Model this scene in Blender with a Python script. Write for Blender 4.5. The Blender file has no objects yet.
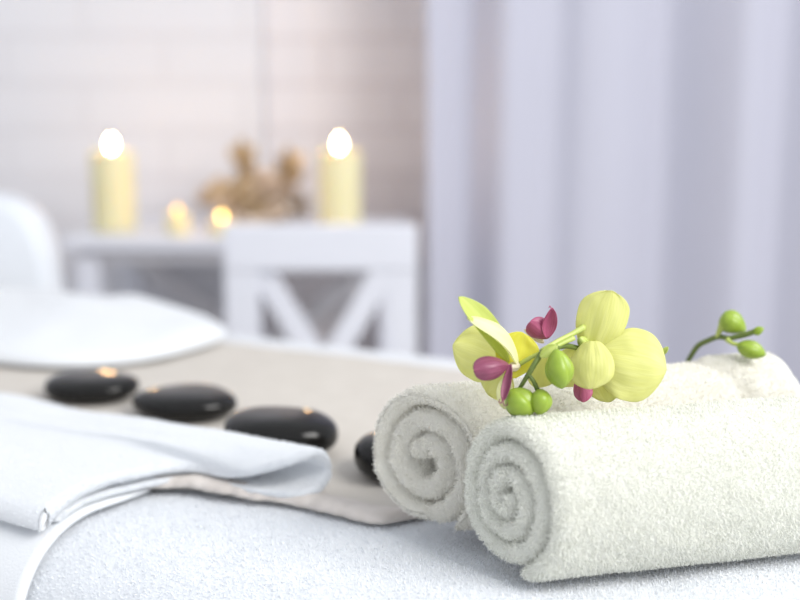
import bpy, math, random
import numpy as np
from mathutils import Vector, noise

random.seed(7)
RNG = np.random.default_rng(11)
SC = bpy.context.scene
COL = SC.collection
R = math.radians

# ------------------------------------------------------------------ view
PITCH = R(9.7)
CAM_Z = 1.055
BED = 0.74                                  # height of the bed's upper surface
F_PX = 800 * 50 / 36


def at(px, py, y):
    """The place at distance y into the room that the photograph shows at px, py."""
    a = (px - 400) / F_PX
    b = (300 - py) / F_PX
    d = (a, math.cos(PITCH) + b * math.sin(PITCH), -math.sin(PITCH) + b * math.cos(PITCH))
    t = y / d[1]
    return Vector((d[0] * t, y, CAM_Z + d[2] * t))


# the bed's own axes: e1 along it, e2 across it
E1 = Vector((math.cos(R(-30)), math.sin(R(-30)), 0))
E2 = Vector((0.5, math.cos(R(30)), 0))


def B(l, q, z=0.0):
    return E1 * l + E2 * q + Vector((0, 0, BED + z))


Q_NEAR, Q_FAR, R_NEAR, R_FAR = 0.525, 1.285, 0.085, 0.05


def bed_drop(q):
    """Height of the bed's rounded upper surface relative to its flat middle."""
    if q < Q_NEAR + R_NEAR:
        d = min(Q_NEAR + R_NEAR - q, R_NEAR)
        return math.sqrt(max(R_NEAR ** 2 - d * d, 0)) - R_NEAR
    if q > Q_FAR - R_FAR:
        d = min(q - (Q_FAR - R_FAR), R_FAR)
        return math.sqrt(max(R_FAR ** 2 - d * d, 0)) - R_FAR
    return 0.0


def across(s, off=0.0):
    """Walk s metres across the bed from the near tangent point; (q, z, normal q, normal z)."""
    arc = R_NEAR * math.pi / 2
    flat = (Q_FAR - R_FAR) - (Q_NEAR + R_NEAR)
    arc2 = R_FAR * math.pi / 2
    if s < 0:                                # on the near rounding or hanging
        d = -s
        if d < arc:
            a = d / R_NEAR
            return (Q_NEAR + R_NEAR - (R_NEAR + off) * math.sin(a), -R_NEAR + (R_NEAR + off) * math.cos(a), -math.sin(a), math.cos(a))
        return (Q_NEAR - off, -R_NEAR - (d - arc), -1, 0)
    if s < flat:
        return (Q_NEAR + R_NEAR + s, off, 0, 1)
    d = s - flat
    if d < arc2:
        a = d / R_FAR
        return (Q_FAR - R_FAR + (R_FAR + off) * math.sin(a), -R_FAR + (R_FAR + off) * math.cos(a), math.sin(a), math.cos(a))
    return (Q_FAR + off, -R_FAR - (d - arc2), 1, 0)


# ------------------------------------------------------------------ helpers
def link(o, parent=None):
    COL.objects.link(o)
    if parent:
        o.parent = parent
    return o


def tag(o, label=None, cat=None, group=None, kind=None):
    if label: o['label'] = label
    if cat: o['category'] = cat
    if group: o['group'] = group
    if kind: o['kind'] = kind
    return o


def empty(name, loc=(0, 0, 0), rz=0):
    o = bpy.data.objects.new(name, None)
    o.location = loc
    o.rotation_euler.z = rz
    o.empty_display_size = 0.05
    return link(o)


def mesh_obj(name, verts, faces, mat, parent=None, smooth=True):
    me = bpy.data.meshes.new(name)
    me.from_pydata([tuple(v) for v in verts], [], faces)
    me.update()
    if smooth:
        me.polygons.foreach_set('use_smooth', [True] * len(me.polygons))
    if mat:
        me.materials.append(mat)
    return link(bpy.data.objects.new(name, me), parent)


def mesh_np(name, verts, quads, tris, mat, parent=None):
    me = bpy.data.meshes.new(name)
    nq, nt = len(quads), len(tris)
    me.vertices.add(len(verts))
    me.vertices.foreach_set('co', np.asarray(verts, np.float32).ravel())
    idx = np.concatenate([np.asarray(quads, np.int32).ravel(), np.asarray(tris, np.int32).ravel()])
    me.loops.add(len(idx))
    me.loops.foreach_set('vertex_index', idx)
    me.polygons.add(nq + nt)
    starts = np.concatenate([np.arange(nq) * 4, nq * 4 + np.arange(nt) * 3]).astype(np.int32)
    me.polygons.foreach_set('loop_start', starts)
    me.polygons.foreach_set('use_smooth', np.ones(nq + nt, bool))
    me.update(calc_edges=True)
    me.validate()
    me.materials.append(mat)
    return link(bpy.data.objects.new(name, me), parent)


def bevel(o, w, seg=3):
    m = o.modifiers.new('bevel', 'BEVEL')
    m.width = w
    m.segments = seg
    m.limit_method = 'ANGLE'
    return o


def subsurf(o, n=1):
    m = o.modifiers.new('sub', 'SUBSURF')
    m.levels = n
    m.render_levels = n
    return o


def solidify(o, t, offset=0):
    m = o.modifiers.new('solid', 'SOLIDIFY')
    m.thickness = t
    m.offset = offset
    return o


def box(name, lo, hi, mat, parent=None, bev=0.004, smooth=True):
    (x0, y0, z0), (x1, y1, z1) = lo, hi
    v = [(x0, y0, z0), (x1, y0, z0), (x1, y1, z0), (x0, y1, z0), (x0, y0, z1), (x1, y0, z1), (x1, y1, z1), (x0, y1, z1)]
    f = [(0, 3, 2, 1), (4, 5, 6, 7), (0, 1, 5, 4), (1, 2, 6, 5), (2, 3, 7, 6), (3, 0, 4, 7)]
    o = mesh_obj(name, v, f, mat, parent, smooth=False)
    if bev:
        bevel(o, bev)
    return o


def bar(name, p, q, w, d, mat, parent=None, front=Vector((0, -1, 0)), bev=0.003):
    """A squared bar from p to q, w wide across the view and d deep."""
    p, q = Vector(p), Vector(q)
    ax = (q - p).normalized()
    s = ax.cross(front).normalized()
    n = s.cross(ax)
    v = []
    for c in (p, q):
        for i, j in ((-1, -1), (1, -1), (1, 1), (-1, 1)):
            v.append(c + s * (i * w / 2) + n * (j * d / 2))
    f = [(0, 3, 2, 1), (4, 5, 6, 7), (0, 1, 5, 4), (1, 2, 6, 5), (2, 3, 7, 6), (3, 0, 4, 7)]
    o = mesh_obj(name, v, f, mat, parent, smooth=False)
    bevel(o, bev)
    return o


def lathe(name, prof, mat, parent=None, n=40, loc=(0, 0, 0), wob=None):
    v, f = [], []
    for r, z in prof:
        for k in range(n):
            a = 2 * math.pi * k / n
            rr = r * (1 + (wob(a, z) if wob else 0))
            v.append((loc[0] + rr * math.cos(a), loc[1] + rr * math.sin(a), loc[2] + z))
    for i in range(len(prof) - 1):
        for k in range(n):
            f.append((i * n + k, i * n + (k + 1) % n, (i + 1) * n + (k + 1) % n, (i + 1) * n + k))
    f.append(tuple(range(n))[::-1])
    f.append(tuple(range((len(prof) - 1) * n, len(prof) * n)))
    return mesh_obj(name, v, f, mat, parent)


def catmull(pts, n):
    pts = [Vector(p) for p in pts]
    P = [pts[0] * 2 - pts[1]] + pts + [pts[-1] * 2 - pts[-2]]
    out = []
    for i in range(1, len(P) - 2):
        for k in range(n):
            t = k / n
            a, b, c, d = P[i - 1], P[i], P[i + 1], P[i + 2]
            out.append(0.5 * ((2 * b) + (c - a) * t + (2 * a - 5 * b + 4 * c - d) * t * t + (3 * b - a - 3 * c + d) * t ** 3))
    out.append(pts[-1])
    return out


def tube(name, pts, radii, mat, parent=None, n=12, sub=6):
    c = catmull(pts, sub)
    m = len(c)
    rr = np.interp(np.linspace(0, 1, m), np.linspace(0, 1, len(radii)), radii)
    v, f = [], []
    ref = Vector((0.13, 0.2, 0.97))
    for i, p in enumerate(c):
        t = (c[min(i + 1, m - 1)] - c[max(i - 1, 0)]).normalized()
        s = t.cross(ref).normalized()
        u = s.cross(t)
        for k in range(n):
            a = 2 * math.pi * k / n
            v.append(p + (s * math.cos(a) + u * math.sin(a)) * float(rr[i]))
    for i in range(m - 1):
        for k in range(n):
            f.append((i * n + k, i * n + (k + 1) % n, (i + 1) * n + (k + 1) % n, (i + 1) * n + k))
    f.append(tuple(range(n))[::-1])
    f.append(tuple(range((m - 1) * n, m * n)))
    return mesh_obj(name, v, f, mat, parent)


# ------------------------------------------------------------------ materials
def principled(name, col, rough=0.6, **kw):
    m = bpy.data.materials.new(name)
    m.use_nodes = True
    b = m.node_tree.nodes['Principled BSDF']
    b.inputs['Base Color'].default_value = (*col, 1)
    b.inputs['Roughness'].default_value = rough
    for k, v in kw.items():
        b.inputs[k].default_value = v
    return m


def noisy(m, c1, c2, scale=8.0, detail=4.0, bump=0.0, bump_scale=None, coord='Object'):
    """Vary the base colour between c1 and c2 by noise and give the surface a fine bump."""
    nt = m.node_tree
    b = nt.nodes['Principled BSDF']
    tc = nt.nodes.new('ShaderNodeTexCoord')
    nz = nt.nodes.new('ShaderNodeTexNoise')
    nz.inputs['Scale'].default_value = scale
    nz.inputs['Detail'].default_value = detail
    mix = nt.nodes.new('ShaderNodeMix')
    mix.data_type = 'RGBA'
    mix.inputs['A'].default_value = (*c1, 1)
    mix.inputs['B'].default_value = (*c2, 1)
    nt.links.new(tc.outputs[coord], nz.inputs['Vector'])
    nt.links.new(nz.outputs['Fac'], mix.inputs['Factor'])
    nt.links.new(mix.outputs['Result'], b.inputs['Base Color'])
    if bump:
        n2 = nt.nodes.new('ShaderNodeTexNoise')
        n2.inputs['Scale'].default_value = bump_scale or scale
        n2.inputs['Detail'].default_value = 3
        bp = nt.nodes.new('ShaderNodeBump')
        bp.inputs['Strength'].default_value = 1
        bp.inputs['Distance'].default_value = bump
        nt.links.new(tc.outputs[coord], n2.inputs['Vector'])
        nt.links.new(n2.outputs['Fac'], bp.inputs['Height'])
        nt.links.new(bp.outputs['Normal'], b.inputs['Normal'])
    return m


def translucent_mix(m, col, fac):
    """Let part of the light through a thin surface."""
    nt = m.node_tree
    b = nt.nodes['Principled BSDF']
    out = nt.nodes['Material Output']
    tr = nt.nodes.new('ShaderNodeBsdfTranslucent')
    tr.inputs['Color'].default_value = (*col, 1)
    mx = nt.nodes.new('ShaderNodeMixShader')
    mx.inputs[0].default_value = fac
    nt.links.new(b.outputs[0], mx.inputs[1])
    nt.links.new(tr.outputs[0], mx.inputs[2])
    nt.links.new(mx.outputs[0], out.inputs['Surface'])
    return m


def emission(name, col, strength):
    m = bpy.data.materials.new(name)
    m.use_nodes = True
    b = m.node_tree.nodes['Principled BSDF']
    b.inputs['Base Color'].default_value = (*col, 1)
    b.inputs['Emission Color'].default_value = (*col, 1)
    b.inputs['Emission Strength'].default_value = strength
    return m


M = {}
M['cream_terry'] = translucent_mix(noisy(principled('cream_terry', (.86, .87, .79), 1, **{'Sheen Weight': .25, 'Specular IOR Level': .1}),
                                         (.875, .88, .815), (.92, .92, .87), 60), (.955, .96, .90), .30)
M['ivory_terry'] = translucent_mix(noisy(principled('ivory_terry', (.86, .84, .77), 1, **{'Sheen Weight': .25, 'Specular IOR Level': .1}),
                                         (.875, .855, .79), (.915, .90, .845), 60), (.96, .945, .88), .30)
M['white_terry'] = translucent_mix(noisy(principled('white_terry', (.85, .88, .91), 1, **{'Sheen Weight': .2, 'Specular IOR Level': .1}),
                                         (.83, .855, .89), (.87, .89, .92), 90, bump=.0008, bump_scale=420), (.92, .94, .97), .2)
M['white_velour'] = noisy(principled('white_velour', (.87, .89, .92), 1, **{'Sheen Weight': .2, 'Specular IOR Level': .1}),
                          (.86, .88, .905), (.89, .91, .935), 50, bump=.0006, bump_scale=700)
translucent_mix(M['white_velour'], (.88, .9, .93), .2)
M['beige_linen'] = noisy(principled('beige_linen', (.62, .57, .51), .95, **{'Specular IOR Level': .15}),
                         (.56, .52, .47), (.66, .62, .57), 35, 6, bump=.0007, bump_scale=900)
M['beige_hem'] = noisy(principled('beige_hem', (.65, .6, .56), .95), (.52, .47, .43), (.74, .69, .65), 60, 6, bump=.0006, bump_scale=500)
M['basalt'] = noisy(principled('basalt', (.008, .008, .008), .10, **{'Specular IOR Level': .28}), (.005, .005, .005), (.013, .012, .011), 60)
M['curtain'] = translucent_mix(noisy(principled('curtain', (.6, .6, .76), .9, **{'Specular IOR Level': .1}),
                                     (.565, .565, .65), (.59, .59, .675), 3), (.58, .58, .70), .15)
M['white_paint'] = noisy(principled('white_paint', (.82, .83, .87), .45), (.69, .70, .76), (.73, .74, .80), 6)
M['grey_paint'] = noisy(principled('grey_paint', (.62, .61, .63), .5), (.58, .57, .6), (.64, .63, .65), 7)
M['white_leather'] = noisy(principled('white_leather', (.82, .86, .9), .5), (.71, .74, .79), (.76, .79, .83), 9, bump=.0005, bump_scale=200)
M['wax'] = noisy(principled('wax', (.86, .8, .5), .45, **{'Subsurface Weight': .3, 'Subsurface Radius': (.03, .02, .008), 'Subsurface Scale': .5}),
                 (.74, .67, .38), (.80, .74, .48), 14)
M['wick'] = principled('wick', (.02, .015, .01), .9)
M['flame'] = emission('flame', (1, .82, .46), 60)
M['flame_small'] = emission('flame_small', (1, .60, .12), 2.6)
M['flame_mid'] = emission('flame_mid', (1, .74, .20), 6.5)
M['tin'] = principled('tin', (.8, .78, .72), .3, Metallic=1.0)
M['dried'] = noisy(principled('dried', (.44, .30, .15), .9), (.46, .34, .20), (.62, .50, .34), 60)
M['dried_pale'] = noisy(principled('dried_pale', (.52, .42, .32), .9), (.58, .46, .36), (.70, .60, .50), 60)
M['wood_bowl'] = noisy(principled('wood_bowl', (.7, .62, .54), .6), (.66, .57, .49), (.74, .66, .58), 20)
M['petal'] = translucent_mix(noisy(principled('petal', (.80, .80, .28), .5, **{'Specular IOR Level': .3}),
                                   (.76, .77, .25), (.88, .88, .48), 1.3, 4, bump=.0006, bump_scale=1.6, coord='UV'), (.88, .88, .32), .42)
M['petal_gold'] = translucent_mix(noisy(principled('petal_gold', (.84, .80, .10), .5, **{'Specular IOR Level': .3}),
                                        (.76, .74, .06), (.86, .83, .18), 1.3, 3, coord='UV'), (.92, .88, .12), .42)
M['petal_green'] = translucent_mix(noisy(principled('petal_green', (.6, .68, .14), .5), (.46, .56, .09), (.72, .76, .26), 1.0, 3, coord='UV'), (.75, .82, .16), .35)
M['petal_pale'] = translucent_mix(noisy(principled('petal_pale', (.88, .88, .55), .5), (.82, .83, .44), (.90, .90, .62), 1.3, 3, coord='UV'), (.92, .92, .56), .35)
M['lip'] = translucent_mix(noisy(principled('lip', (.36, .05, .14), .4, **{'Specular IOR Level': .5}), (.07, .004, .02), (.46, .13, .23), 1.6, 3, coord='UV'), (.5, .07, .17), .15)
M['lip_pink'] = translucent_mix(noisy(principled('lip_pink', (.6, .12, .28), .4), (.26, .02, .09), (.66, .20, .34), 1.4, 3, coord='UV'), (.7, .13, .3), .2)
M['column'] = translucent_mix(noisy(principled('column', (.85, .78, .6), .5), (.82, .66, .52), (.9, .88, .7), 200), (.9, .8, .6), .3)
M['bud'] = noisy(principled('bud', (.34, .48, .05), .38, **{'Subsurface Weight': .12, 'Subsurface Radius': (.004, .006, .001), 'Subsurface Scale': .5}),
                 (.19, .30, .02), (.34, .45, .055), 130, 3)
M['stem'] = noisy(principled('stem', (.2, .26, .06), .45), (.07, .11, .025), (.19, .25, .05), 190, 3)
M['pedicel'] = noisy(principled('pedicel', (.45, .55, .12), .45), (.34, .44, .07), (.56, .62, .20), 120, 3)
M['leatherette'] = principled('leatherette', (.8, .8, .8), .5)
M['table_wood'] = noisy(principled('table_wood', (.5, .36, .22), .5), (.45, .31, .18), (.56, .42, .27), 12)


def brick_wall(name, c1, c2, mortar):
    m = bpy.data.materials.new(name)
    m.use_nodes = True
    nt = m.node_tree
    b = nt.nodes['Principled BSDF']
    b.inputs['Roughness'].default_value = .85
    tc = nt.nodes.new('ShaderNodeTexCoord')
    mp = nt.nodes.new('ShaderNodeMapping')
    mp.inputs['Rotation'].default_value = (R(90), 0, 0)
    br = nt.nodes.new('ShaderNodeTexBrick')
    br.inputs['Color1'].default_value = (*c1, 1)
    br.inputs['Color2'].default_value = (*c2, 1)
    br.inputs['Mortar'].default_value = (*mortar, 1)
    br.inputs['Scale'].default_value = 1
    br.inputs['Mortar Size'].default_value = .006
    br.inputs['Brick Width'].default_value = .42
    br.inputs['Row Height'].default_value = .125
    bp = nt.nodes.new('ShaderNodeBump')
    bp.inputs['Distance'].default_value = .004
    bp.invert = True
    nt.links.new(tc.outputs['Object'], mp.inputs['Vector'])
    nt.links.new(mp.outputs['Vector'], br.inputs['Vector'])
    nt.links.new(br.outputs['Color'], b.inputs['Base Color'])
    nt.links.new(br.outputs['Fac'], bp.inputs['Height'])
    nt.links.new(bp.outputs['Normal'], b.inputs['Normal'])
    return m


M['brick'] = brick_wall('brick', (.84, .80, .81), (.87, .825, .83), (.78, .72, .725))
M['brick_white'] = brick_wall('brick_white', (.70, .70, .735), (.725, .725, .76), (.68, .672, .705))

fl = principled('floor_boards', (.5, .49, .48), .5)
noisy(fl, (.60, .59, .57), (.68, .67, .65), 3)
M['floor'] = fl

# ------------------------------------------------------------------ the room
tag(box('floor', (-2.6, -1.6, -.06), (2.2, 3.3, 0), M['floor'], bev=0), kind='structure')
tag(box('wall_back', (-2.6, 3.16, 0), (2.2, 3.3, 2.7), M['brick'], bev=0), kind='structure')
tag(box('wall_left', (-2.74, -1.6, 0), (-2.6, 3.3, 2.7), M['brick_white'], bev=0), kind='structure')
tag(box('wall_pier', (-2.6, 3.02, 0), (-.372, 3.16, 2.7), M['brick_white'], bev=.006), kind='structure')
tag(box('baseboard_back', (-2.6, 3.005, 0), (-.372, 3.02, .1), M['white_paint']), kind='structure')


# ------------------------------------------------------------------ curtain
def curtain():
    # brightness bands along the cloth (photograph column, relative slope): a bright band turns to the window
    bands = [(425, .5), (445, .9), (462, .2), (474, -1.0), (496, -.9), (508, .7), (535, .8), (552, .1), (566, -.7), (580, .0), (596, .15),
             (618, .6), (640, .9), (660, .5), (672, -.6), (690, -.75), (715, -.7), (732, -.4), (745, .8), (770, .7), (784, -.8), (830, -.7),
             (845, .8), (880, .7), (895, -.9), (940, -.5), (955, .8), (990, .5)]
    yc = 2.72
    xs = np.linspace(425, 1020, 300)
    k = np.interp(xs, [b[0] for b in bands], [b[1] for b in bands])
    k = np.convolve(np.pad(k, 4, 'edge'), np.ones(9) / 9, 'valid')
    X = (xs - 400) / F_PX * yc * 1.012
    f = np.concatenate([[0], np.cumsum((k[1:] + k[:-1]) / 2 * np.diff(X))]) * 1.0
    f = f - np.interp(X, [X[0], X[-1]], [f[0], f[-1]])
    nz = 50
    v, fa = [], []
    for j in range(nz + 1):
        z = .02 + 2.62 * j / nz
        for i, x in enumerate(X):
            w = noise.noise(Vector((x * 3, z * .7, 3.1)))
            v.append((x + .012 * w, yc + f[i] * (1 + .12 * w) + .01 * w, z))
    n = len(X)
    for j in range(nz):
        for i in range(n - 1):
            fa.append((j * n + i, j * n + i + 1, (j + 1) * n + i + 1, (j + 1) * n + i))
    root = empty('curtain', (0, 0, 0))
    tag(root, 'long pale lavender curtain hanging in soft folds beside the white chair', 'curtain')
    c = mesh_obj('curtain_fabric', v, fa, M['curtain'], root)
    solidify(c, .002)
    rail = tube('curtain_rail', [(-.1, 2.72, 2.66), (.6, 2.72, 2.66), (1.9, 2.72, 2.66)], [.014, .014], M['white_paint'], root)
    for xx in (-.02, 1.8):
        box('bracket', (xx - .01, 2.72, 2.64), (xx + .01, 3.16, 2.68), M['white_paint'], root)


curtain()


# ------------------------------------------------------------------ massage table and its linen
def massage_table():
    root = empty('massage_table', B(-.6, .905, -BED))
    tag(root, 'padded massage table wrapped in white towelling under all the linens', 'massage table')
    inv = root.matrix_world

    def rel(p):
        return Vector(p) - Vector(B(-.6, .905, -BED))

    def slab(name, l0, l1, q0, q1, z0, z1, mat, bev):
        c = [(l0, q0), (l1, q0), (l1, q1), (l0, q1)]
        v = [rel(B(l, q, z0)) for l, q in c] + [rel(B(l, q, z1)) for l, q in c]
        f = [(0, 3, 2, 1), (4, 5, 6, 7), (0, 1, 5, 4), (1, 2, 6, 5), (2, 3, 7, 6), (3, 0, 4, 7)]
        o = mesh_obj(name, v, f, mat, root, smooth=False)
        return bevel(o, bev, 5)
    slab('cushion', -1.49, .48, Q_NEAR + .022, Q_FAR - .022, -.15, -.016, M['leatherette'], .066)
    slab('frame', -1.45, .44, Q_NEAR + .06, Q_FAR - .06, -.22, -.15, M['table_wood'], .006)
    for l in (-1.40, .38):
        for q in (Q_NEAR + .1, Q_FAR - .1):
            slab('leg', l - .03, l + .03, q - .03, q + .03, -BED, -.22, M['table_wood'], .005)


massage_table()


def tufts(P, N, length, width, lean, rng, droop=0.0):
    """Short curved pile: one five-point blade per root."""
    n = len(P)
    d = rng.normal(size=(n, 3))
    N = N / np.linalg.norm(N, axis=1, keepdims=True)
    side = np.cross(N, d)
    side /= np.linalg.norm(side, axis=1, keepdims=True) + 1e-9
    tang = np.cross(side, N)
    L = length * rng.uniform(.45, 1.25, (n, 1))
    ln = lean * rng.uniform(.2, 1.3, (n, 1))
    a = P - N * L * .15
    mid = P + N * L * .55 + tang * L * ln * .35
    tip = P + N * L * (1 - .25 * ln) + tang * L * ln * 1.0 + np.array([0, 0, -1.0]) * droop * L
    w = width * rng.uniform(.7, 1.3, (n, 1))
    V = np.stack([a - side * w, a + side * w, mid + side * w * .95, mid - side * w * .95, tip], 1).reshape(-1, 3)
    b = np.arange(n) * 5
    return V, np.stack([b, b + 1, b + 2, b + 3], 1), np.stack([b + 3, b + 2, b + 4], 1)


def sample(V, Q, count, rng):
    """Random points and normals on the quads Q of V, evenly by area."""
    a, b, c, d = (V[Q[:, i]] for i in range(4))
    nn = np.cross(c - a, d - b)
    ar = np.linalg.norm(nn, axis=1)
    pick = rng.choice(len(Q), count, p=ar / ar.sum())
    u, v = rng.random((count, 1)), rng.random((count, 1))
    P = (a[pick] * (1 - u) + b[pick] * u) * (1 - v) + (d[pick] * (1 - u) + c[pick] * u) * v
    return P, nn[pick]


def bed_cover():
    """White terry cover stretched over the bed, hanging down its near side."""
    rng = np.random.default_rng(3)
    ls = np.concatenate([np.linspace(-1.52, -.85, 50)[:-1], np.linspace(-.85, .05, 150), np.linspace(.05, .52, 16)[1:]])
    ss = np.concatenate([np.linspace(-.42, -.14, 16)[:-1], np.linspace(-.14, .18, 60)[:-1], np.linspace(.18, .9, 50)])
    V, k = [], len(ls)
    for s in ss:
        for l in ls:
            q, z, nq, nz = across(s)
            lump = .0035 * noise.noise(Vector((l * 5, s * 6, 1.3))) + .0016 * noise.noise(Vector((l * 17, s * 19, 4)))
            wave = .006 * noise.noise(Vector((l * 5, 0, 8))) * max(0, -s - .05) / .3
            p = B(l, q + nq * (lump + wave), z + nz * lump - .003)
            V.append(p)
    V = np.array([tuple(p) for p in V])
    Q = np.array([(j * k + i, j * k + i + 1, (j + 1) * k + i + 1, (j + 1) * k + i) for j in range(len(ss) - 1) for i in range(k - 1)])
    C = V[Q].mean(1)
    l = C[:, 0] * E1.x + C[:, 1] * E1.y
    q = C[:, 0] * E2.x + C[:, 1] * E2.y
    keep = (l > -.68) & (l < -.02) & (q < .80) & (C[:, 2] > BED - .2)
    P, N = sample(V, Q[keep], 110000, rng)
    TV, TQ, TT = tufts(P, N, .0021, .00028, .9, rng)
    o = mesh_np('bed_cover', np.concatenate([V, TV]), np.concatenate([Q, TQ + len(V)]), TT + len(V), M['white_terry'])
    tag(o, 'white terry cover stretched over the massage table and hanging down its near side', 'bed cover')


bed_cover()


def bed_sheet_patch(name, l_range, s_range, nl, ns, off, thick, mat, warp=None):
    """A cloth that lies on the bed's surface, l by l and across by s, with real thickness."""
    v, f = [], []
    for j in range(ns + 1):
        for i in range(nl + 1):
            u, w = i / nl, j / ns
            l = l_range[0] + (l_range[1] - l_range[0]) * u
            s = s_range[0] + (s_range[1] - s_range[0]) * w
            h = off
            if warp:
                l, s, dh = warp(l, s, u, w)
                h += dh
            q, z, _, _ = across(s, h)
            v.append(B(l, q, z))
    for j in range(ns):
        for i in range(nl):
            a = j * (nl + 1) + i
            f.append((a, a + 1, a + nl + 2, a + nl + 1))
    o = mesh_obj(name, v, f, mat)
    solidify(o, thick, 0)
    return o


S0 = Q_NEAR + R_NEAR                         # s = q - S0 on the flat


def runner():
    root = empty('linen_runner', B(-.9, .92))
    tag(root, 'creased beige linen runner laid along the bed beneath the black stones', 'runner')
    org = Vector(B(-.9, .92))

    def near_q(l):
        return .672 + .15 * max(-.15, min(.30, l + .629)) + 1.4 * max(0, l + .415) + .006 * math.sin(l * 21) + .0025 * math.sin(l * 63 + 1)

    nl, ns = 220, 120
    v, f = [], []
    for j in range(ns + 1):
        for i in range(nl + 1):
            l = -1.49 + (1.49 - .372) * i / nl + .006 * math.sin(j * .3)
            w = j / ns
            q0 = near_q(l)
            q = q0 + (1.165 + .008 * math.sin(l * 8) - q0) * w ** 1.25
            e = q - q0
            wr = .003 * math.exp(-((e - .03) / .025) ** 2) * max(0, noise.noise(Vector((l * 16, e * 8, 2)))) * 3.0
            wr += .0065 * math.exp(-((e - .018) / .011) ** 2) * math.exp(-((l + .57) / .055) ** 2)
            z = .0045 + wr + .0014 * noise.noise(Vector((l * 7, q * 9, 5))) + .0008 * noise.noise(Vector((l * 30, q * 26, 9)))
            v.append(B(l, q, z) - org)
    for j in range(ns):
        for i in range(nl):
            a = j * (nl + 1) + i
            f.append((a, a + 1, a + nl + 2, a + nl + 1))
    o = mesh_obj('cloth', v, f, M['beige_linen'], root)
    solidify(o, .0022)
    # doubled hem along the near edge, slightly lifted where it buckles
    v, f = [], []
    m = 200
    ring = [(-.0085, -.001), (-.0085, .0022), (-.005, .0056), (.001, .0070), (.010, .0064), (.018, .0036), (.022, .0002), (.012, -.0022), (.0, -.0026)]
    for i in range(m + 1):
        l = -.72 + (.72 - .376) * i / m
        q0 = near_q(l)
        cr = noise.noise(Vector((l * 55, 3, 1)))
        lift = .004 + .0018 * cr * math.exp(-((l + .56) / .09) ** 2) + .004 * math.exp(-((l + .575) / .06) ** 2) + .0015 * noise.noise(Vector((l * 30, 0, 1)))
        fr = .0022 * noise.noise(Vector((l * 90, 0, 4)))
        for dq, dz in ring:
            v.append(B(l, q0 + dq * (1 + .25 * noise.noise(Vector((l * 25, dq * 60, 7)))) + (fr if dq < 0 else 0), lift + dz * 1.05) - org)
    n = len(ring)
    for i in range(m):
        for k in range(n):
            f.append((i * n + k, i * n + (k + 1) % n, (i + 1) * n + (k + 1) % n, (i + 1) * n + k))
    mesh_obj('hem', v, f, M['beige_hem'], root)


runner()


def hanging_towel():
    def warp(l, s, u, w):
        d = max(0, -s - .05)
        return l + .004 * math.sin(s * 30), s, .0012 * noise.noise(Vector((l * 14, s * 12, 0))) + .004 * d * (1 + math.sin(l * 25))
    o = bed_sheet_patch('bath_towel', (-1.3, -.628), (-.36, .055), 70, 70, .0035, .004, M['white_velour'], warp)
    tag(o, 'flat white towel hanging over the bed edge beneath the folded towel', 'towel')


hanging_towel()


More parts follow.
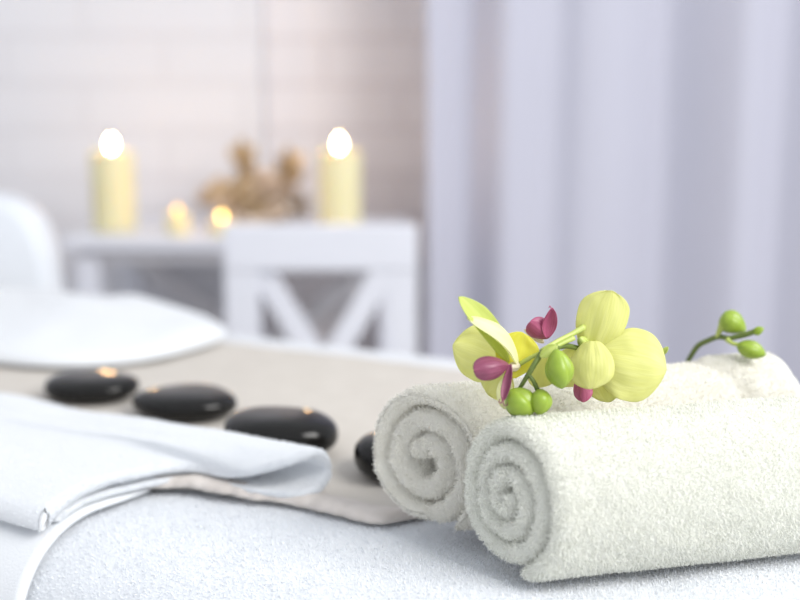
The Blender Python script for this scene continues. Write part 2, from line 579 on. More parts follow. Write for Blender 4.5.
def folded_towel():
    """A thick white towel folded over itself: an open loop at its far fold, laid along the bed."""
    rng = np.random.default_rng(8)
    WL = .245
    # across the fold, height, half thickness: flat under layer, open loop, upper layer ending in a thick rolled hem
    prof = [(.02, .0035, .0022), (.2, .0038, .0022), (.45, .0052, .0022), (.65, .0060, .0023), (.8, .0050, .0040), (.91, .0062, .0046), (.965, .0110, .0048), (1.0, .0215, .0048), (.965, .0325, .0048),
            (.90, .0380, .0046), (.80, .0362, .0042), (.69, .0280, .0036), (.58, .0190, .0032), (.50, .0142, .0032), (.38, .0142, .0036), (.2, .0152, .0048), (.06, .0142, .0066), (-.02, .0142, .0078)]
    c = catmull([Vector((a * WL, b, 0)) for a, b, _ in prof], 7)
    # thicken: offset the centre line to both sides
    m = len(c)
    tk = np.interp(np.linspace(0, len(prof) - 1, m), np.arange(len(prof)), [k[2] for k in prof])
    outer, inner = [], []
    for i in range(m):
        d = (c[min(i + 1, m - 1)] - c[max(i - 1, 0)]).normalized()
        nn = Vector((-d.y, d.x, 0))
        outer.append(c[i] - nn * float(tk[i]))
        inner.append(c[i] + nn * float(tk[i]))
    de = (c[-1] - c[-2]).normalized()
    ne = Vector((-de.y, de.x, 0))
    te = float(tk[-1])
    tipc = [c[-1] - ne * (te * math.cos(math.pi * k / 9)) + de * (te * math.sin(math.pi * k / 9)) for k in range(1, 9)]
    nt_ = len(tipc)
    startc = [c[0] - (c[1] - c[0]).normalized() * .0022]
    loop = startc + outer + tipc + inner[::-1]
    n = len(loop)
    # where the cut edge lies on the bed, near fold to far loop (world x, y)
    cut = catmull([(-.268, .814, 0), (-.230, .862, 0), (-.178, .889, 0), (-.124, .860, 0), (-.084, .850, 0), (-.058, .868, 0)], 12)
    cx = np.array([p.x * E1.x + p.y * E1.y for p in cut])
    cq = np.array([p.x * E2.x + p.y * E2.y for p in cut])
    cw = np.linspace(0, 1, len(cut))
    nx = 110
    V = []
    for j in range(nx + 1):
        e = (j / nx) ** 1.3 * .95
        for k, p in enumerate(loop):
            w = p.x / WL
            wc = min(1.0, max(0.0, w))
            l = float(np.interp(wc, cw, cx)) - e
            q = float(np.interp(wc, cw, cq)) + min(w, 0) * WL + .075 * e * max(0, w) + .012 * math.sin(e * 5) * w
            flat = 1 - .42 * min(1, e / .30)
            z = p.y
            z = z * flat if p.y > .008 else z
            if p.y > .0095 and w < .8:          # behind the cut edge the upper layer lies in an even slope
                z += .0125 * math.exp(-((w - .53) / .16) ** 2) * min(1, e / .09) * flat
            soft = .0022 * noise.noise(Vector((l * 9, q * 9, 2))) * min(1, p.y / .015)
            z += soft
            q += .003 * noise.noise(Vector((l * 12, w * 3, 6)))
            l += .003 * noise.noise(Vector((w * 14, p.y * 80, 1)))
            V.append(tuple(B(l, q, .006 + z + bed_drop(q))))
    V = np.array(V)
    Q = np.array([(j * n + k, (j + 1) * n + k, (j + 1) * n + (k + 1) % n, j * n + (k + 1) % n) for j in range(nx) for k in range(n)])
    # cap the visible cut edge with a rounded selvedge
    caps = []
    io = list(range(1, 1 + m))
    ii = list(range(n - 1, n - 1 - m, -1))
    mid = []
    base = len(V)
    ext = np.array(E1) * .0032
    for a, b in zip(io, ii):
        mid.append((V[a] + V[b]) / 2 + ext)
    V = np.concatenate([V, np.array(mid)])
    for i in range(m - 1):
        caps.append((io[i], io[i + 1], base + i + 1, base + i))
        caps.append((base + i, base + i + 1, ii[i + 1], ii[i]))
    tris = [(0, io[0], base), (0, base, ii[0])]
    rnd = [io[-1]] + list(range(m + 1, m + 1 + nt_)) + [ii[-1]]
    tris += [(base + m - 1, rnd[k + 1], rnd[k]) for k in range(len(rnd) - 1)]
    Qa = np.concatenate([Q, np.array(caps)])
    # orient all faces outwards is not needed for the two sided cloth; pile on top and at the cut edge
    fr = Q[: n * 60]
    cen = V[fr].mean(1)
    nrm = np.cross(V[fr[:, 2]] - V[fr[:, 0]], V[fr[:, 3]] - V[fr[:, 1]])
    P, N = sample(V, fr, 70000, rng)
    flip = -1.0
    # outward side: the outer loop's faces must look away from the fold's centre line
    test = np.mean(nrm[(np.arange(len(fr)) % n > n * .36) & (np.arange(len(fr)) % n < n * .5), 2])
    flip = 1.0 if test > 0 else -1.0
    TV, TQ, TT = tufts(P, N * flip, .0016, .00022, .8, rng)
    P2, N2 = sample(V, np.array(caps), 9000, rng)
    N2 = np.tile(np.array(E1), (len(P2), 1)) + rng.normal(size=(len(P2), 3)) * .4
    T2, TQ2, TT2 = tufts(P2, N2, .0016, .0002, .8, rng)
    o1, o2 = len(V), len(V) + len(TV)
    o = mesh_np('folded_towel', np.concatenate([V, TV, T2]), np.concatenate([Qa, TQ + o1, TQ2 + o2]), np.concatenate([np.array(tris), TT + o1, TT2 + o2]), M['white_velour'])
    tag(o, 'thick white towel folded over into an open loop beside the black stones', 'towel')


folded_towel()


def pillow(name, l, q, a, b, h, mat, label, cat):
    nu, nv = 64, 24
    v, f = [], []

    def spow(x, e):
        return math.copysign(abs(x) ** e, x)
    for j in range(nv + 1):
        ph = -math.pi / 2 + math.pi * j / nv
        for i in range(nu):
            th = 2 * math.pi * i / nu
            c = spow(math.cos(ph), .80)
            x, y, z = a * c * spow(math.cos(th), .75), b * c * spow(math.sin(th), .75), h * spow(math.sin(ph), .9)
            k = noise.noise(Vector((x * 7, y * 7, z * 5)))
            z = z * (2.2 + .8 * k + .5 * noise.noise(Vector((x * 18, y * 18, 2)))) if z > 0 else z * .3
            v.append(B(l + x, q + y + .006 * k, .3 * h + z + .0075))
    for j in range(nv):
        for i in range(nu):
            f.append((j * nu + i, j * nu + (i + 1) % nu, (j + 1) * nu + (i + 1) % nu, (j + 1) * nu + i))
    o = mesh_obj(name, v, f, mat)
    tag(o, label, cat)
    return o


pillow('pillow', -1.215, 1.068, .290, .185, .0165, M['white_velour'], 'soft flat white pillow on the far edge of the bed behind the stones', 'pillow')


# ------------------------------------------------------------------ hot stones
def stone(px, py, y_off, a, b, h, rz, seed, label):
    g = at(px, py, 1)
    dirv = g - Vector((0, 0, CAM_Z))
    t = (BED + .006 - CAM_Z) / dirv.z
    p = Vector((0, 0, CAM_Z)) + dirv * t
    nu, nv = 48, 28
    v, f = [], []
    for j in range(nv + 1):
        ph = -math.pi / 2 + math.pi * j / nv
        for i in range(nu):
            th = 2 * math.pi * i / nu
            c = max(math.cos(ph), 0) ** .62
            x, y, z = a * c * math.cos(th), b * c * math.sin(th), h * math.copysign(abs(math.sin(ph)) ** .80, math.sin(ph))
            k = 1 + .09 * noise.noise(Vector((x * 22 + seed, y * 22, z * 20)))
            v.append((x * k, y * k, z * (k if z > 0 else 1) + h))
    for j in range(nv):
        for i in range(nu):
            f.append((j * nu + i, j * nu + (i + 1) % nu, (j + 1) * nu + (i + 1) % nu, (j + 1) * nu + i))
    o = mesh_obj('massage_stone', v, f, M['basalt'])
    o.location = (p.x, p.y + y_off, BED + .0065)
    o.rotation_euler.z = rz
    tag(o, label, 'stone', 'black stones on the linen runner')


stone(81, 408, .040, .0520, .042, .0135, R(-12), 1, 'flat black stone farthest from the rolled towels, catching an orange flame reflection')
stone(178, 426, .038, .0545, .042, .0140, R(-14), 2, 'flat black stone second in line from the pillow end of the runner')
stone(277, 463, .036, .0545, .043, .0183, R(-10), 3, 'largest glossy black stone, just behind the loop of the folded towel')
stone(393, 489, .036, .033, .036, .0180, R(20), 4, 'black stone mostly hidden behind the rolled towel')


# ------------------------------------------------------------------ rolled towels
def roll_towel(name, centre, ang, length, Rr, squeeze, t, pitch, turns, phi_end, shear, mat, label, seed, count, crease=None, tel=.004):
    rng = np.random.default_rng(seed)
    ax = Vector((math.cos(R(ang)), math.sin(R(ang)), 0))
    nn = Vector((-ax.y, ax.x, 0))
    r_in = Rr - t / 2 - pitch * turns
    T = 2 * math.pi * turns
    NS = int(60 * turns) + 1
    # closed section of the cloth band in (offset, along) space
    na, nc = 60, 10
    ring = [(.5, k / na) for k in range(na + 1)]
    offs = []
    V, ringlen = [], None
    for i in range(NS):
        th = T * i / (NS - 1)                # from the inner end outwards
        phi = phi_end - (T - th)
        r = r_in + pitch * th / (2 * math.pi)
        r *= 1 + .035 * noise.noise(Vector((math.cos(phi) * 1.3 + seed, math.sin(phi) * 1.3, th * .25)))
        tt = t * (.94 + .10 * noise.noise(Vector((th * 1.7, seed, 0))))
        tail = min(1, (T - th) / .22, )
        head = min(1, th / .3)
        tt *= max(.25, math.sin(min(tail, 1) * math.pi / 2)) * max(.4, math.sin(head * math.pi / 2))
        cu, cv = math.cos(phi), math.sin(phi)
        jit = .0022 * noise.noise(Vector((th * 1.1, seed * 3, 1))) + .0015 * noise.noise(Vector((th * 3.1, seed * 3, 5)))
        pts = []
        s_a = -tel * (1 - th / T) + jit
        s_b = length + tel * .5 + jit
        h = tt / 2
        for k in range(na + 1):              # outer face, near end to far end
            pts.append((h, s_a + (s_b - s_a) * (k / na) ** 1.15))
        for k in range(1, nc):               # far rounded edge
            a = math.pi * k / nc
            pts.append((h * math.cos(a), s_b + h * math.sin(a)))
        for k in range(13):                  # inner face
            pts.append((-h, s_b + (s_a - s_b) * k / 12))
        for k in range(1, nc):               # near rounded edge
            a = math.pi * k / nc
            pts.append((-h * math.cos(a), s_a - h * math.sin(a)))
        ringlen = len(pts)
        for off, s in pts:
            rr = r + off
            if off > 0:
                rr += .0016 * noise.noise(Vector((cu * 3 + seed, cv * 3, s * 22))) + .0009 * noise.noise(Vector((cu * 9, cv * 9 + seed, s * 60)))
                if crease and th > T - 6.0:
                    rr -= .0075 * math.exp(-((s - crease + .02 * cu) / .007) ** 2) + .0035 / (1 + math.exp((s - crease + .02 * cu) / .004))
            e = max(0, (s - length + .03) / .045)
            rr *= 1 - .10 * e * e
            u, w = rr * cu * squeeze, rr * cv
            lo = -Rr * .93
            if w < lo + .01:
                w = lo + .01 - (1 - math.exp(-(lo + .01 - w) / .01)) * .01 if w < lo + .01 else w
            sk = shear * u * math.exp(-max(0, s) / .08)
            V.append(tuple(Vector((centre[0], centre[1], 0)) + nn * u + ax * (s - sk) + Vector((0, 0, BED + Rr * .93 + .001 + w))))
    V = np.array(V)
    Q = np.array([(i * ringlen + k, i * ringlen + (k + 1) % ringlen, (i + 1) * ringlen + (k + 1) % ringlen, (i + 1) * ringlen + k)
                  for i in range(NS - 1) for k in range(ringlen)])
    # end patches of the band
    def fan(i):
        c = V[i * ringlen:(i + 1) * ringlen].mean(0)
        return c
    Vc = np.array([fan(0), fan(NS - 1)])
    base = len(V)
    tris = []
    for k in range(ringlen):
        tris.append((base, (k + 1) % ringlen, k))
        o2 = (NS - 1) * ringlen
        tris.append((base + 1, o2 + k, o2 + (k + 1) % ringlen))
    V = np.concatenate([V, Vc])
    # faces look outward? test with an outer face of the last turn
    qi = Q[(NS - 20) * ringlen + 30]
    nrm = np.cross(V[qi[2]] - V[qi[0]], V[qi[3]] - V[qi[1]])
    pc = V[qi].mean(0)
    out = pc - (np.array([centre[0], centre[1], BED + Rr * .93]) + np.array(ax) * np.dot(pc - np.array([centre[0], centre[1], BED + Rr * .93]), np.array(ax)))
    sgn = 1.0 if np.dot(nrm, out) > 0 else -1.0
    if sgn < 0:
        Q = Q[:, ::-1].copy()
        tris = [tt_[::-1] for tt_ in tris]
    ii = np.repeat(np.arange(NS - 1), ringlen)
    kk = np.tile(np.arange(ringlen), NS - 1)
    th_i = T * ii / (NS - 1)
    nearcap = (kk >= na + nc + 12)
    nearin = (kk >= na + nc + 10) & (kk < na + nc + 12)
    body = (kk < na) & (th_i > T - 2 * math.pi - .3)
    rim = (kk < 6) & (th_i <= T - 2 * math.pi)
    cen = V[Q].mean(1)
    body &= cen[:, 2] > BED + .004
    P1, N1 = sample(V, Q[body], int(count * .68), rng)
    P2, N2 = sample(V, Q[nearcap | nearin | rim], int(count * .32), rng)
    a1 = tufts(P1, N1, .0025, .00021, 1.0, rng)
    a2 = tufts(P2, N2, .0027, .00021, .9, rng)
    o1, o2 = len(V), len(V) + len(a1[0])
    o = mesh_np(name, np.concatenate([V, a1[0], a2[0]]), np.concatenate([Q, a1[1] + o1, a2[1] + o2]),
                np.concatenate([np.array(tris), a1[2] + o1, a2[2] + o2]), mat)
    tag(o, label, 'towel', 'rolled terry towels beneath the orchid')
    return o


roll_towel('rolled_towel', (.0785, .716), 14, .33, .0618, .67, .0138, .0160, 3.35, R(-100), .62, M['cream_terry'],
           'tightly rolled cream towel in front, with the orchid buds over its spiral end', 21, 210000)
roll_towel('rolled_towel', (.0215, .783), 20, .300, .0660, .67, .0162, .0188, 2.65, R(-120), .85, M['ivory_terry'],
           'loosely rolled ivory towel lying behind the other roll, beside the half hidden stone', 34, 130000, crease=.235, tel=-.002)


# ------------------------------------------------------------------ orchids
CAM = Vector((0, 0, CAM_Z))


def petal(name, base, tip, width, mat, parent, roll=0.0, cup=0.2, bow=0.0, peak=.55, power=.7, ruffle=.05, tipcurl=0.0, seed=0, base_w=.15, asym=0.0):
    """A petal from base to tip; roll turns it about its own length, cup folds its edges, bow arches it."""
    base, tip = Vector(base), Vector(tip)
    ax = (tip - base)
    L = ax.length
    ax.normalize()
    view = ((base + tip) / 2 - CAM).normalized()
    s0 = ax.cross(view).normalized()
    n0 = s0.cross(ax).normalized()           # towards the viewer or away
    if n0.dot(view) > 0:
        n0 = -n0
    s = s0 * math.cos(roll) + n0 * math.sin(roll)
    n = n0 * math.cos(roll) - s0 * math.sin(roll)
    nu, nv = 30, 15
    v, f, uv = [], [], []
    tipn = 1.5 + 2.0 * (1 - power)           # blunter for a lower power
    for i in range(nu + 1):
        t = 1 - (1 - i / nu) ** 2.3
        if t > peak:
            w = max(0, 1 - ((t - peak) / (1 - peak)) ** tipn) ** .5
        else:
            w = base_w + (1 - base_w) * math.sin(math.pi / 2 * t / peak) ** .85
        w = max(w * width / 2, width * .012)
        for j in range(nv + 1):
            x = 2 * j / nv - 1
            rf = ruffle * width * noise.noise(Vector((t * 4 + seed, x * 2.5, seed * 1.7))) * (.3 + abs(x))
            uv.append((x * 6 + seed * 3.7, t * 1.4))
            z = bow * L * math.sin(math.pi * t) + cup * w * x * x + rf + tipcurl * L * t ** 3 + .02 * width * math.exp(-(x / .12) ** 2) * (1 - t)
            ww = w * (1 + asym * x)
            v.append(base + ax * (L * t - .06 * L * x * x * t * min(1, 2.5 * w / width)) + s * (ww * x) + n * z)
    for i in range(nu):
        for j in range(nv):
            a = i * (nv + 1) + j
            f.append((a, a + 1, a + nv + 2, a + nv + 1))
    o = mesh_obj(name, v, f, mat, parent)
    lay = o.data.uv_layers.new(name='along')
    for lp in o.data.loops:
        lay.data[lp.index].uv = uv[lp.vertex_index]
    solidify(o, .0006)
    subsurf(o, 1)
    return o


def bud(base, tip, rad, mat, parent, fat=.45, seed=0, name='bud'):
    base, tip = Vector(base), Vector(tip)
    ax = tip - base
    L = ax.length
    ax.normalize()
    s = ax.cross(Vector((.2, -1, .1))).normalized()
    u = s.cross(ax)
    nu, nv = 36, 24
    v, f = [], []
    ex = math.log(.5) / math.log(fat)
    for j in range(nv + 1):
        t = j / nv
        r = rad * (max(math.sin(math.pi * t ** ex), 0) ** .68 + .10 * (1 - t))
        if j == nv:
            r = rad * .04
        for i in range(nu):
            a = 2 * math.pi * i / nu + seed
            c3 = abs(math.sin(1.5 * a))
            groove = 1 - .30 * (1 - c3) ** 5 * math.sin(math.pi * min(1, t * 1.05)) + .03 * math.cos(3 * a + 2.4)
            lop = 1 + .10 * math.cos(a + seed * 2) * (1 - t)
            v.append(base + ax * (L * t) + (s * math.cos(a) + u * math.sin(a)) * (r * groove * lop))
    for j in range(nv):
        for i in range(nu):
            f.append((j * nu + i, j * nu + (i + 1) % nu, (j + 1) * nu + (i + 1) % nu, (j + 1) * nu + i))
    f.append(tuple(range(nu))[::-1])
    f.append(tuple(range(nv * nu, (nv + 1) * nu)))
    return mesh_obj(name, v, f, mat, parent)


def orchid():
    root = empty('orchid_spray', (0, 0, 0))
    tag(root, 'yellow green orchid spray with open blossoms lying across the rolled towels', 'orchid')
    D = .740

    def p(x, y, dy=0.0):
        return at(x, y, D + dy)
    # main stem, from the low buds up and back behind the open blossom
    st = tube('stem', [p(516, 394, -.008), p(523, 383, -.010), p(531, 370, -.012), p(537, 360, -.010), p(543, 352, -.006), p(553, 348, .0), p(568, 346, .010), p(590, 352, .024), p(622, 364, .040), p(655, 356, .050), p(665, 351, .052)],
              [.0011, .0015, .0019, .0019, .0022, .0024, .0019, .0017, .0016, .0013, .0010], M['stem'], root, sub=8)
    tube('side_branch', [p(529, 375, -.012), p(534, 382, -.014), p(538, 391, -.013)], [.0014, .0015, .0017], M['stem'], root)
    # bracts at the nodes
    petal('bract', p(540, 357, -.012), p(557, 345, -.012), .0075, M['pedicel'], root, cup=.8, bow=.08, ruffle=.02)
    petal('bract', p(661, 355, .049), p(668, 347, .047), .004, M['pedicel'], root, cup=.5, bow=.05, ruffle=.02)
    # buds
    b1 = bud(p(556, 349, -.018), p(562, 389, -.022), .0092, M['bud'], root, fat=.55, seed=1.2)
    bud(p(508, 391, -.012), p(533, 414, -.020), .0100, M['bud'], root, fat=.5, seed=.4)
    bud(p(541, 389, -.014), p(539, 415, -.022), .0077, M['bud'], root, fat=.5, seed=2.2)
    # pale flower stalks that run back to the open blossoms
    tube('flower_stalk', [p(541, 351, -.004), p(556, 342, .004), p(572, 334, .012), p(584, 327, .016)], [.0015, .0016, .0019, .0022], M['pedicel'], root)
    tube('flower_stalk', [p(551, 350, -.002), p(561, 344, .004), p(574, 338, .008)], [.0013, .0015, .0018], M['pedicel'], root)
    tube('flower_stalk', [p(540, 353, -.006), p(530, 358, -.002), p(520, 364, .002)], [.0013, .0015, .0017], M['pedicel'], root)

    # blossom at the pale spiral end, seen from the side
    c = (512, 366)
    bl = bud(p(519, 366, .004), p(508, 368, -.008), .0032, M['column'], root, name='blossom')
    tag(bl, 'yellow blossom with a plum coloured lip, turned sideways')
    petal('sepal', p(509, 362, .004), p(459, 297, -.006), .0185, M['petal_green'], bl, roll=R(38), cup=.35, bow=.05, peak=.62, seed=1)
    petal('petal', p(512, 366, .014), p(453, 345, .030), .043, M['petal'], bl, roll=R(-16), cup=-.20, bow=-.03, peak=.58, power=.55, seed=2)
    petal('petal', p(518, 366, .0), p(467, 318, -.010), .0165, M['petal_pale'], bl, roll=R(58), cup=.5, bow=.10, peak=.5, seed=3)
    petal('petal', p(511, 378, .000), p(521, 332, .008), .0310, M['petal_gold'], bl, roll=R(10), cup=.25, bow=-.06, peak=.60, power=.55, seed=4)
    petal('sepal', p(510, 370, .012), p(487, 393, .016), .030, M['petal'], bl, roll=R(10), cup=.2, bow=.04, power=.6, seed=5)
    petal('sepal', p(508, 374, .004), p(505, 409, -.004), .013, M['petal_pale'], bl, roll=R(30), cup=.3, bow=.04, seed=6)
    lp = petal('lip', p(509, 365, -.012), p(474, 370, -.026), .0165, M['lip'], bl, roll=R(6), cup=-.75, bow=.16, peak=.62, power=.55, seed=7)
    petal('lip_lobe', p(511, 364, -.012), p(503, 401, -.020), .0065, M['lip'], lp, roll=R(20), cup=.6, bow=-.05, seed=8)
    tube('tendril', [p(503, 399, -.020), p(501, 403, -.021), p(499, 402, -.021), p(500, 399, -.021)], [.0004, .0003], M['lip'], lp, n=6)
    tube('tendril', [p(503, 399, -.020), p(504, 405, -.021), p(507, 405, -.021), p(508, 402, -.021)], [.0004, .0003], M['lip'], lp, n=6)

    # blossom standing behind the stem: only its lip and column rise above
    b2 = bud(p(544, 343, .030), p(524, 329, .026), .0026, M['column'], root, name='blossom')
    tag(b2, 'half hidden blossom behind the stem, showing its raised pink lip')
    l2 = petal('lip', p(549, 338, .026), p(530, 322, .018), .0165, M['lip_pink'], b2, roll=R(-12), cup=-.6, bow=.12, peak=.6, power=.55, seed=9)
    petal('lip_lobe', p(547, 338, .022), p(552, 308, .016), .0110, M['lip_pink'], l2, roll=R(24), cup=.6, bow=-.10, peak=.45, seed=10)
    tube('tendril', [p(552, 310, .016), p(550, 306, .016), p(549, 308, .016)], [.0004, .0003], M['lip_pink'], l2, n=6)
    petal('petal', p(548, 350, .034), p(537, 388, .040), .024, M['petal'], b2, roll=R(-20), cup=.2, bow=.05, seed=11)

    # the large blossom turned away from the room
    b3 = bud(p(580, 338, .010), p(588, 348, .022), .0036, M['pedicel'], root, name='blossom')
    tag(b3, 'largest pale yellow blossom, turned away so its broad petal backs show')
    petal('petal', p(591, 356, .022), p(612, 291, .010), .0365, M['petal'], b3, roll=R(14), cup=-.30, bow=.05, peak=.62, power=.25, seed=12, base_w=.3)
    petal('petal', p(590, 356, .020), p(666, 371, .004), .0520, M['petal'], b3, roll=R(-8), cup=-.25, bow=.10, peak=.56, power=.25, seed=13)
    petal('sepal', p(591, 341, .006), p(590, 389, -.010), .0330, M['petal'], b3, roll=R(16), cup=-.30, bow=.12, peak=.60, power=.52, seed=14, base_w=.35)
    petal('sepal', p(586, 346, .018), p(556, 384, .022), .0270, M['petal'], b3, roll=R(-10), cup=.25, bow=.04, power=.6, seed=15)
    petal('sepal', p(596, 352, .024), p(610, 402, .010), .0300, M['petal'], b3, roll=R(12), cup=-.2, bow=.04, power=.6, seed=16)
    petal('lip', p(580, 374, .012), p(584, 402, .006), .0135, M['lip_pink'], b3, roll=R(10), cup=-.5, bow=.05, peak=.65, power=.5, seed=17)
    return root


orchid()


def bud_sprig():
    root = empty('orchid_bud_sprig', (0, 0, 0))
    tag(root, 'dark green orchid stem tip with two closed buds rising behind the rolled towels', 'orchid')
    D = .890

    def p(x, y, dy=0.0):
        return at(x, y, D + dy)
    tube('stem', [p(676, 385, .022), p(683, 370, .014), p(691, 356, .006), p(698, 346, .0), p(707, 341, -.008), p(718, 337, -.016), p(730, 338, -.024), p(744, 335, -.030), p(756, 331, -.034)],
         [.0015, .0018, .0021, .0023, .0022, .0023, .0021, .0022, .0022], M['stem'], root, sub=8)
    bud(p(753, 333, -.033), p(764, 328, -.037), .0032, M['bud'], root, name='stem_tip')
    tube('bud_stalk', [p(717, 337, -.016), p(720, 330, -.018), p(723, 322, -.020)], [.0018, .0024, .0030], M['pedicel'], root)
    tube('bud_stalk', [p(727, 339, -.024), p(732, 343, -.027), p(739, 345, -.030)], [.0024, .0016, .0018], M['pedicel'], root)
    bud(p(721, 316, -.018), p(746, 331, -.022), .0090, M['bud'], root, fat=.40, seed=.8)
    bud(p(737, 345, -.030), p(766, 355, -.036), .0072, M['bud'], root, fat=.48, seed=2.5)


bud_sprig()


# ------------------------------------------------------------------ things at the back of the room
TZ = .775


def side_table():
    root = empty('console_table', (-.36, 2.72, 0))
    tag(root, 'white console table with crossed end braces holding the candles', 'table')
    y0, y1, x0, x1 = -.27, .24, -.39, .385
    box('table_top', (x0, y0, TZ - .028), (x1, y1, TZ), M['white_paint'], root, .006)
    box('apron', (x0 + .03, y0 + .03, TZ - .058), (x1 - .03, y1 - .03, TZ - .028), M['grey_paint'], root)
    for x in (x0 + .045, x1 - .045):
        for y in (y0 + .05, y1 - .05):
            box('leg', (x - .026, y - .026, 0), (x + .026, y + .026, TZ - .05), M['white_paint'], root)
    bar('brace', (x0 + .06, y1 - .05, .16), (x1 - .06, y1 - .05, TZ - .10), .05, .02, M['grey_paint'], root)
    bar('brace', (x1 - .06, y1 - .075, .16), (x0 + .06, y1 - .075, TZ - .10), .05, .02, M['grey_paint'], root)


side_table()


def chair():
    root = empty('dining_chair', (-.158, 2.2, 0), R(0))
    tag(root, 'white wooden chair with a crossed slat back between bed and candle table', 'chair')
    Wd, top, W = .384, .832, M['white_paint']
    hx = Wd / 2
    for x, w in ((-hx + .034, .068), (hx - .030, .060)):
        bar('back_post', (x, .02, 0), (x, 0, top - .004), w, .035, W, root)
    box('top_rail', (-hx, -.020, top - .092), (hx, .018, top), W, root, .006)
    box('lower_rail', (-hx + .06, -.012, .27), (hx - .05, .012, .32), W, root)
    a, b = -hx + .055, hx - .050
    bar('cross_slat', (a + .006, .006, top - .075), (b - .006, .006, .30), .048, .014, W, root)
    bar('cross_slat', (b - .006, -.008, top - .075), (a + .006, -.008, .30), .048, .014, W, root)
    box('seat', (-hx - .01, .022, .425), (hx + .01, .40, .455), W, root, .010)
    for x in (-hx + .03, hx - .03):
        bar('leg', (x, .37, 0), (x, .37, .43), .04, .04, W, root)


chair()


def armchair():
    root = empty('tub_chair', (-.915, 2.10, 0))
    root.rotation_euler.z = -.12
    tag(root, 'white padded chair with a rounded back standing beyond the bed near the table', 'chair')
    W = M['white_leather']
    v, f = [], []
    n, m = 36, 12
    for j in range(m + 1):
        for i in range(n):
            a = 2 * math.pi * i / n
            ph = math.pi * j / m
            x = math.copysign(abs(math.cos(a)) ** .36, math.cos(a)) * .275
            z = math.copysign(abs(math.sin(a)) ** .5, math.sin(a)) * .265
            k = math.sin(ph) ** .5
            v.append((x * (.88 + .12 * k) * (k if j in (0, m) else 1), -.05 * math.cos(ph), .64 + z * (.88 + .12 * k) * (k if j in (0, m) else 1)))
    for j in range(m):
        for i in range(n):
            f.append((j * n + i, j * n + (i + 1) % n, (j + 1) * n + (i + 1) % n, (j + 1) * n + i))
    mesh_obj('backrest', v, f, W, root)
    box('seat', (-.25, -.02, .36), (.25, .31, .47), W, root, .03)
    for x in (-.22, .22):
        for y in (.03, .27):
            lathe('leg', [(.016, 0), (.024, .365)], M['white_paint'], root, 16, (x, y, 0))


armchair()


def flame_mesh(h, r, loc, mat, parent):
    prof = []
    for k in range(15):
        t = k / 14
        prof.append((max(r * math.sin(math.pi * t ** .72) ** .9 if t < 1 else 0, .0003), h * t))
    return lathe('flame', prof, mat, parent, 16, loc)


def candle(name, px, y, rad, h, label, group, fl_h, fl_r, fmat, power, cup=False):
    x = at(px, 230, y).x
    root = empty(name, (x, y, TZ))
    tag(root, label, 'candle', group)
    wob = (lambda a, z: .012 * noise.noise(Vector((math.cos(a) * 1.5 + px, math.sin(a) * 1.5, z * 14))))
    lathe('wax_body', [(rad * .2, 0.001), (rad * .985, 0.001), (rad, .006), (rad, h - .006), (rad * .96, h), (rad * .82, h - .001), (rad * .55, h - .008), (rad * .1, h - .010)], M['wax'], root, 40, wob=wob)
    if cup:
        lathe('tin_cup', [(rad * .3, 0), (rad * 1.04, 0), (rad * 1.07, h * .55), (rad * 1.02, h * .55), (rad * 1.0, .0012)], M['tin'], root, 40)
    tube('wick', [(0, 0, h - .012), (.0006, 0, h - .004), (.001, 0, h + .004)], [.0011, .0009], M['wick'], root, n=8)
    flame_mesh(fl_h, fl_r, (0, 0, h + .001), fmat, root)
    li = bpy.data.lights.new('candle_light', 'POINT')
    li.energy = power
    li.color = (1, .52, .20)
    li.shadow_soft_size = .012
    lo = bpy.data.objects.new('candle_light', li)
    lo.location = (0, 0, h + fl_h + .012)
    link(lo, root)
    return root


candle('pillar_candle', 115, 2.62, .050, .185, 'tall lit ivory pillar candle at the table end near the padded chair', 'pillar candles', .033, .0075, M['flame'], .65)
candle('pillar_candle', 340, 2.64, .050, .186, 'tall lit ivory pillar candle rising behind the chair with crossed slats', 'pillar candles', .033, .0075, M['flame'], .65)
candle('tealight_candle', 178, 2.53, .026, .046, 'small low candle nearest the tall pillar, with the dimmer flame', 'small candles', .017, .0068, M['flame_small'], .08)
candle('tealight_candle', 222, 2.50, .026, .036, 'small low candle just in front of the dried flowers, with the brighter flame', 'small candles', .017, .0066, M['flame_mid'], .12)


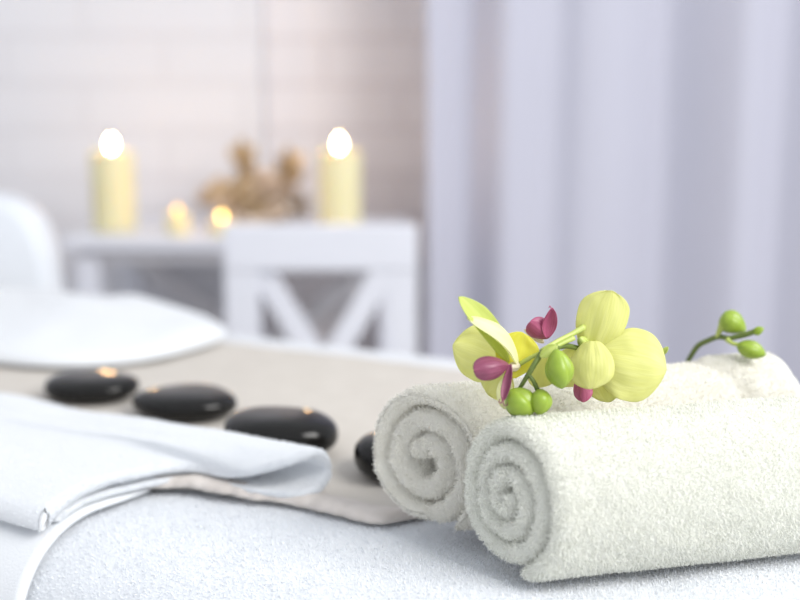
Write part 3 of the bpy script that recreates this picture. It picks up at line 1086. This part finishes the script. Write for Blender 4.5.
def dried_flowers():
    y = 2.76
    o = at(252, 226, y)
    root = empty('dried_flower_arrangement', (o.x, y, TZ))
    tag(root, 'brown dried flower heads and leaves in a low bowl between the candles', 'dried flowers')
    lathe('bowl', [(.03, 0), (.055, .002), (.075, .012), (.080, .024), (.076, .024), (.068, .014), (.04, .008), (.01, .007)], M['wood_bowl'], root, 40)

    def rel(px, py, dy=0):
        return at(px, py, y + dy) - Vector((o.x, y, TZ))
    heads = [(243, 154, .0, .024, 'dried'), (246, 174, .02, .024, 'dried'), (289, 166, .01, .030, 'dried'), (222, 194, -.03, .026, 'dried'), (240, 194, -.04, .030, 'dried'),
             (264, 188, -.02, .030, 'dried_pale'), (284, 196, .0, .028, 'dried_pale'), (205, 196, .02, .018, 'dried_pale'), (300, 205, -.02, .022, 'dried_pale'), (228, 207, -.05, .024, 'dried_pale'),
             (258, 206, -.05, .026, 'dried'), (278, 211, -.05, .022, 'dried_pale')]
    for i, (px, py, dy, r, mt) in enumerate(heads):
        h = rel(px, py, dy)
        b = Vector((h.x * .25, dy * .4, .02))
        mid = (h + b) / 2 + Vector((.012 * math.sin(i * 2), .008, .006))
        s = tube('stalk', [b, mid, h], [.0018, .0016, .0014], M['dried'], root, n=7)
        # a tight whorl of curled bracts
        v, f = [], []
        rs = random.Random(i)
        for k in range(26):
            z = 1 - 2 * (k + .5) / 26
            a = k * 2.39996
            d = Vector((math.sqrt(1 - z * z) * math.cos(a), math.sqrt(1 - z * z) * math.sin(a), z * 1.25))
            sd = d.cross(Vector((rs.uniform(-1, 1), rs.uniform(-1, 1), .4))).normalized()
            up = d.cross(sd).normalized()
            c0 = h + d * (r * .25)
            c1 = h + d * (r * .8) + up * r * .25
            c2 = h + d * (r * 1.35) + up * r * .6
            w = r * .6
            m = len(v)
            v += [c0 - sd * w * .5, c0 + sd * w * .5, c1 - sd * w, c1 + sd * w, c2 - sd * w * .3, c2 + sd * w * .3]
            f += [(m, m + 1, m + 3, m + 2), (m + 2, m + 3, m + 5, m + 4)]
        hd = mesh_obj('flower_head', v, f, M[mt], root)
        solidify(hd, .0008)


dried_flowers()

# ------------------------------------------------------------------ light
w = bpy.data.worlds.new('World')
SC.world = w
w.use_nodes = True
bg = w.node_tree.nodes['Background']
bg.inputs[0].default_value = (.90, .94, 1.0, 1)
bg.inputs[1].default_value = .80


def area(name, loc, aim, size, energy, col):
    li = bpy.data.lights.new(name, 'AREA')
    li.shape = 'RECTANGLE'
    li.size, li.size_y = size
    li.energy = energy
    li.color = col
    o = bpy.data.objects.new(name, li)
    o.location = loc
    o.rotation_euler = (Vector(aim) - Vector(loc)).to_track_quat('-Z', 'Y').to_euler()
    return link(o)


area('window_daylight', (2.0, -.55, 2.75), (.05, 1.0, .7), (1.7, 1.7), 102, (1, .985, .96))

# ------------------------------------------------------------------ camera
cd = bpy.data.cameras.new('camera')
cd.lens = 50
cd.sensor_width = 36
cd.clip_start = .02
cd.dof.use_dof = True
cd.dof.focus_distance = .780
cd.dof.aperture_fstop = 2.45
cam = bpy.data.objects.new('camera', cd)
cam.location = (0, 0, CAM_Z)
cam.rotation_euler = (math.pi / 2 - PITCH, 0, 0)
link(cam)
SC.camera = cam

SC.view_settings.view_transform = 'Standard'
SC.view_settings.look = 'None'
SC.view_settings.exposure = .17
SC.view_settings.gamma = 1
SC.view_settings.use_curve_mapping = False
SC.cycles.use_denoising = True
SC.cycles.max_bounces = 8
SC.cycles.caustics_reflective = False
SC.cycles.caustics_refractive = False
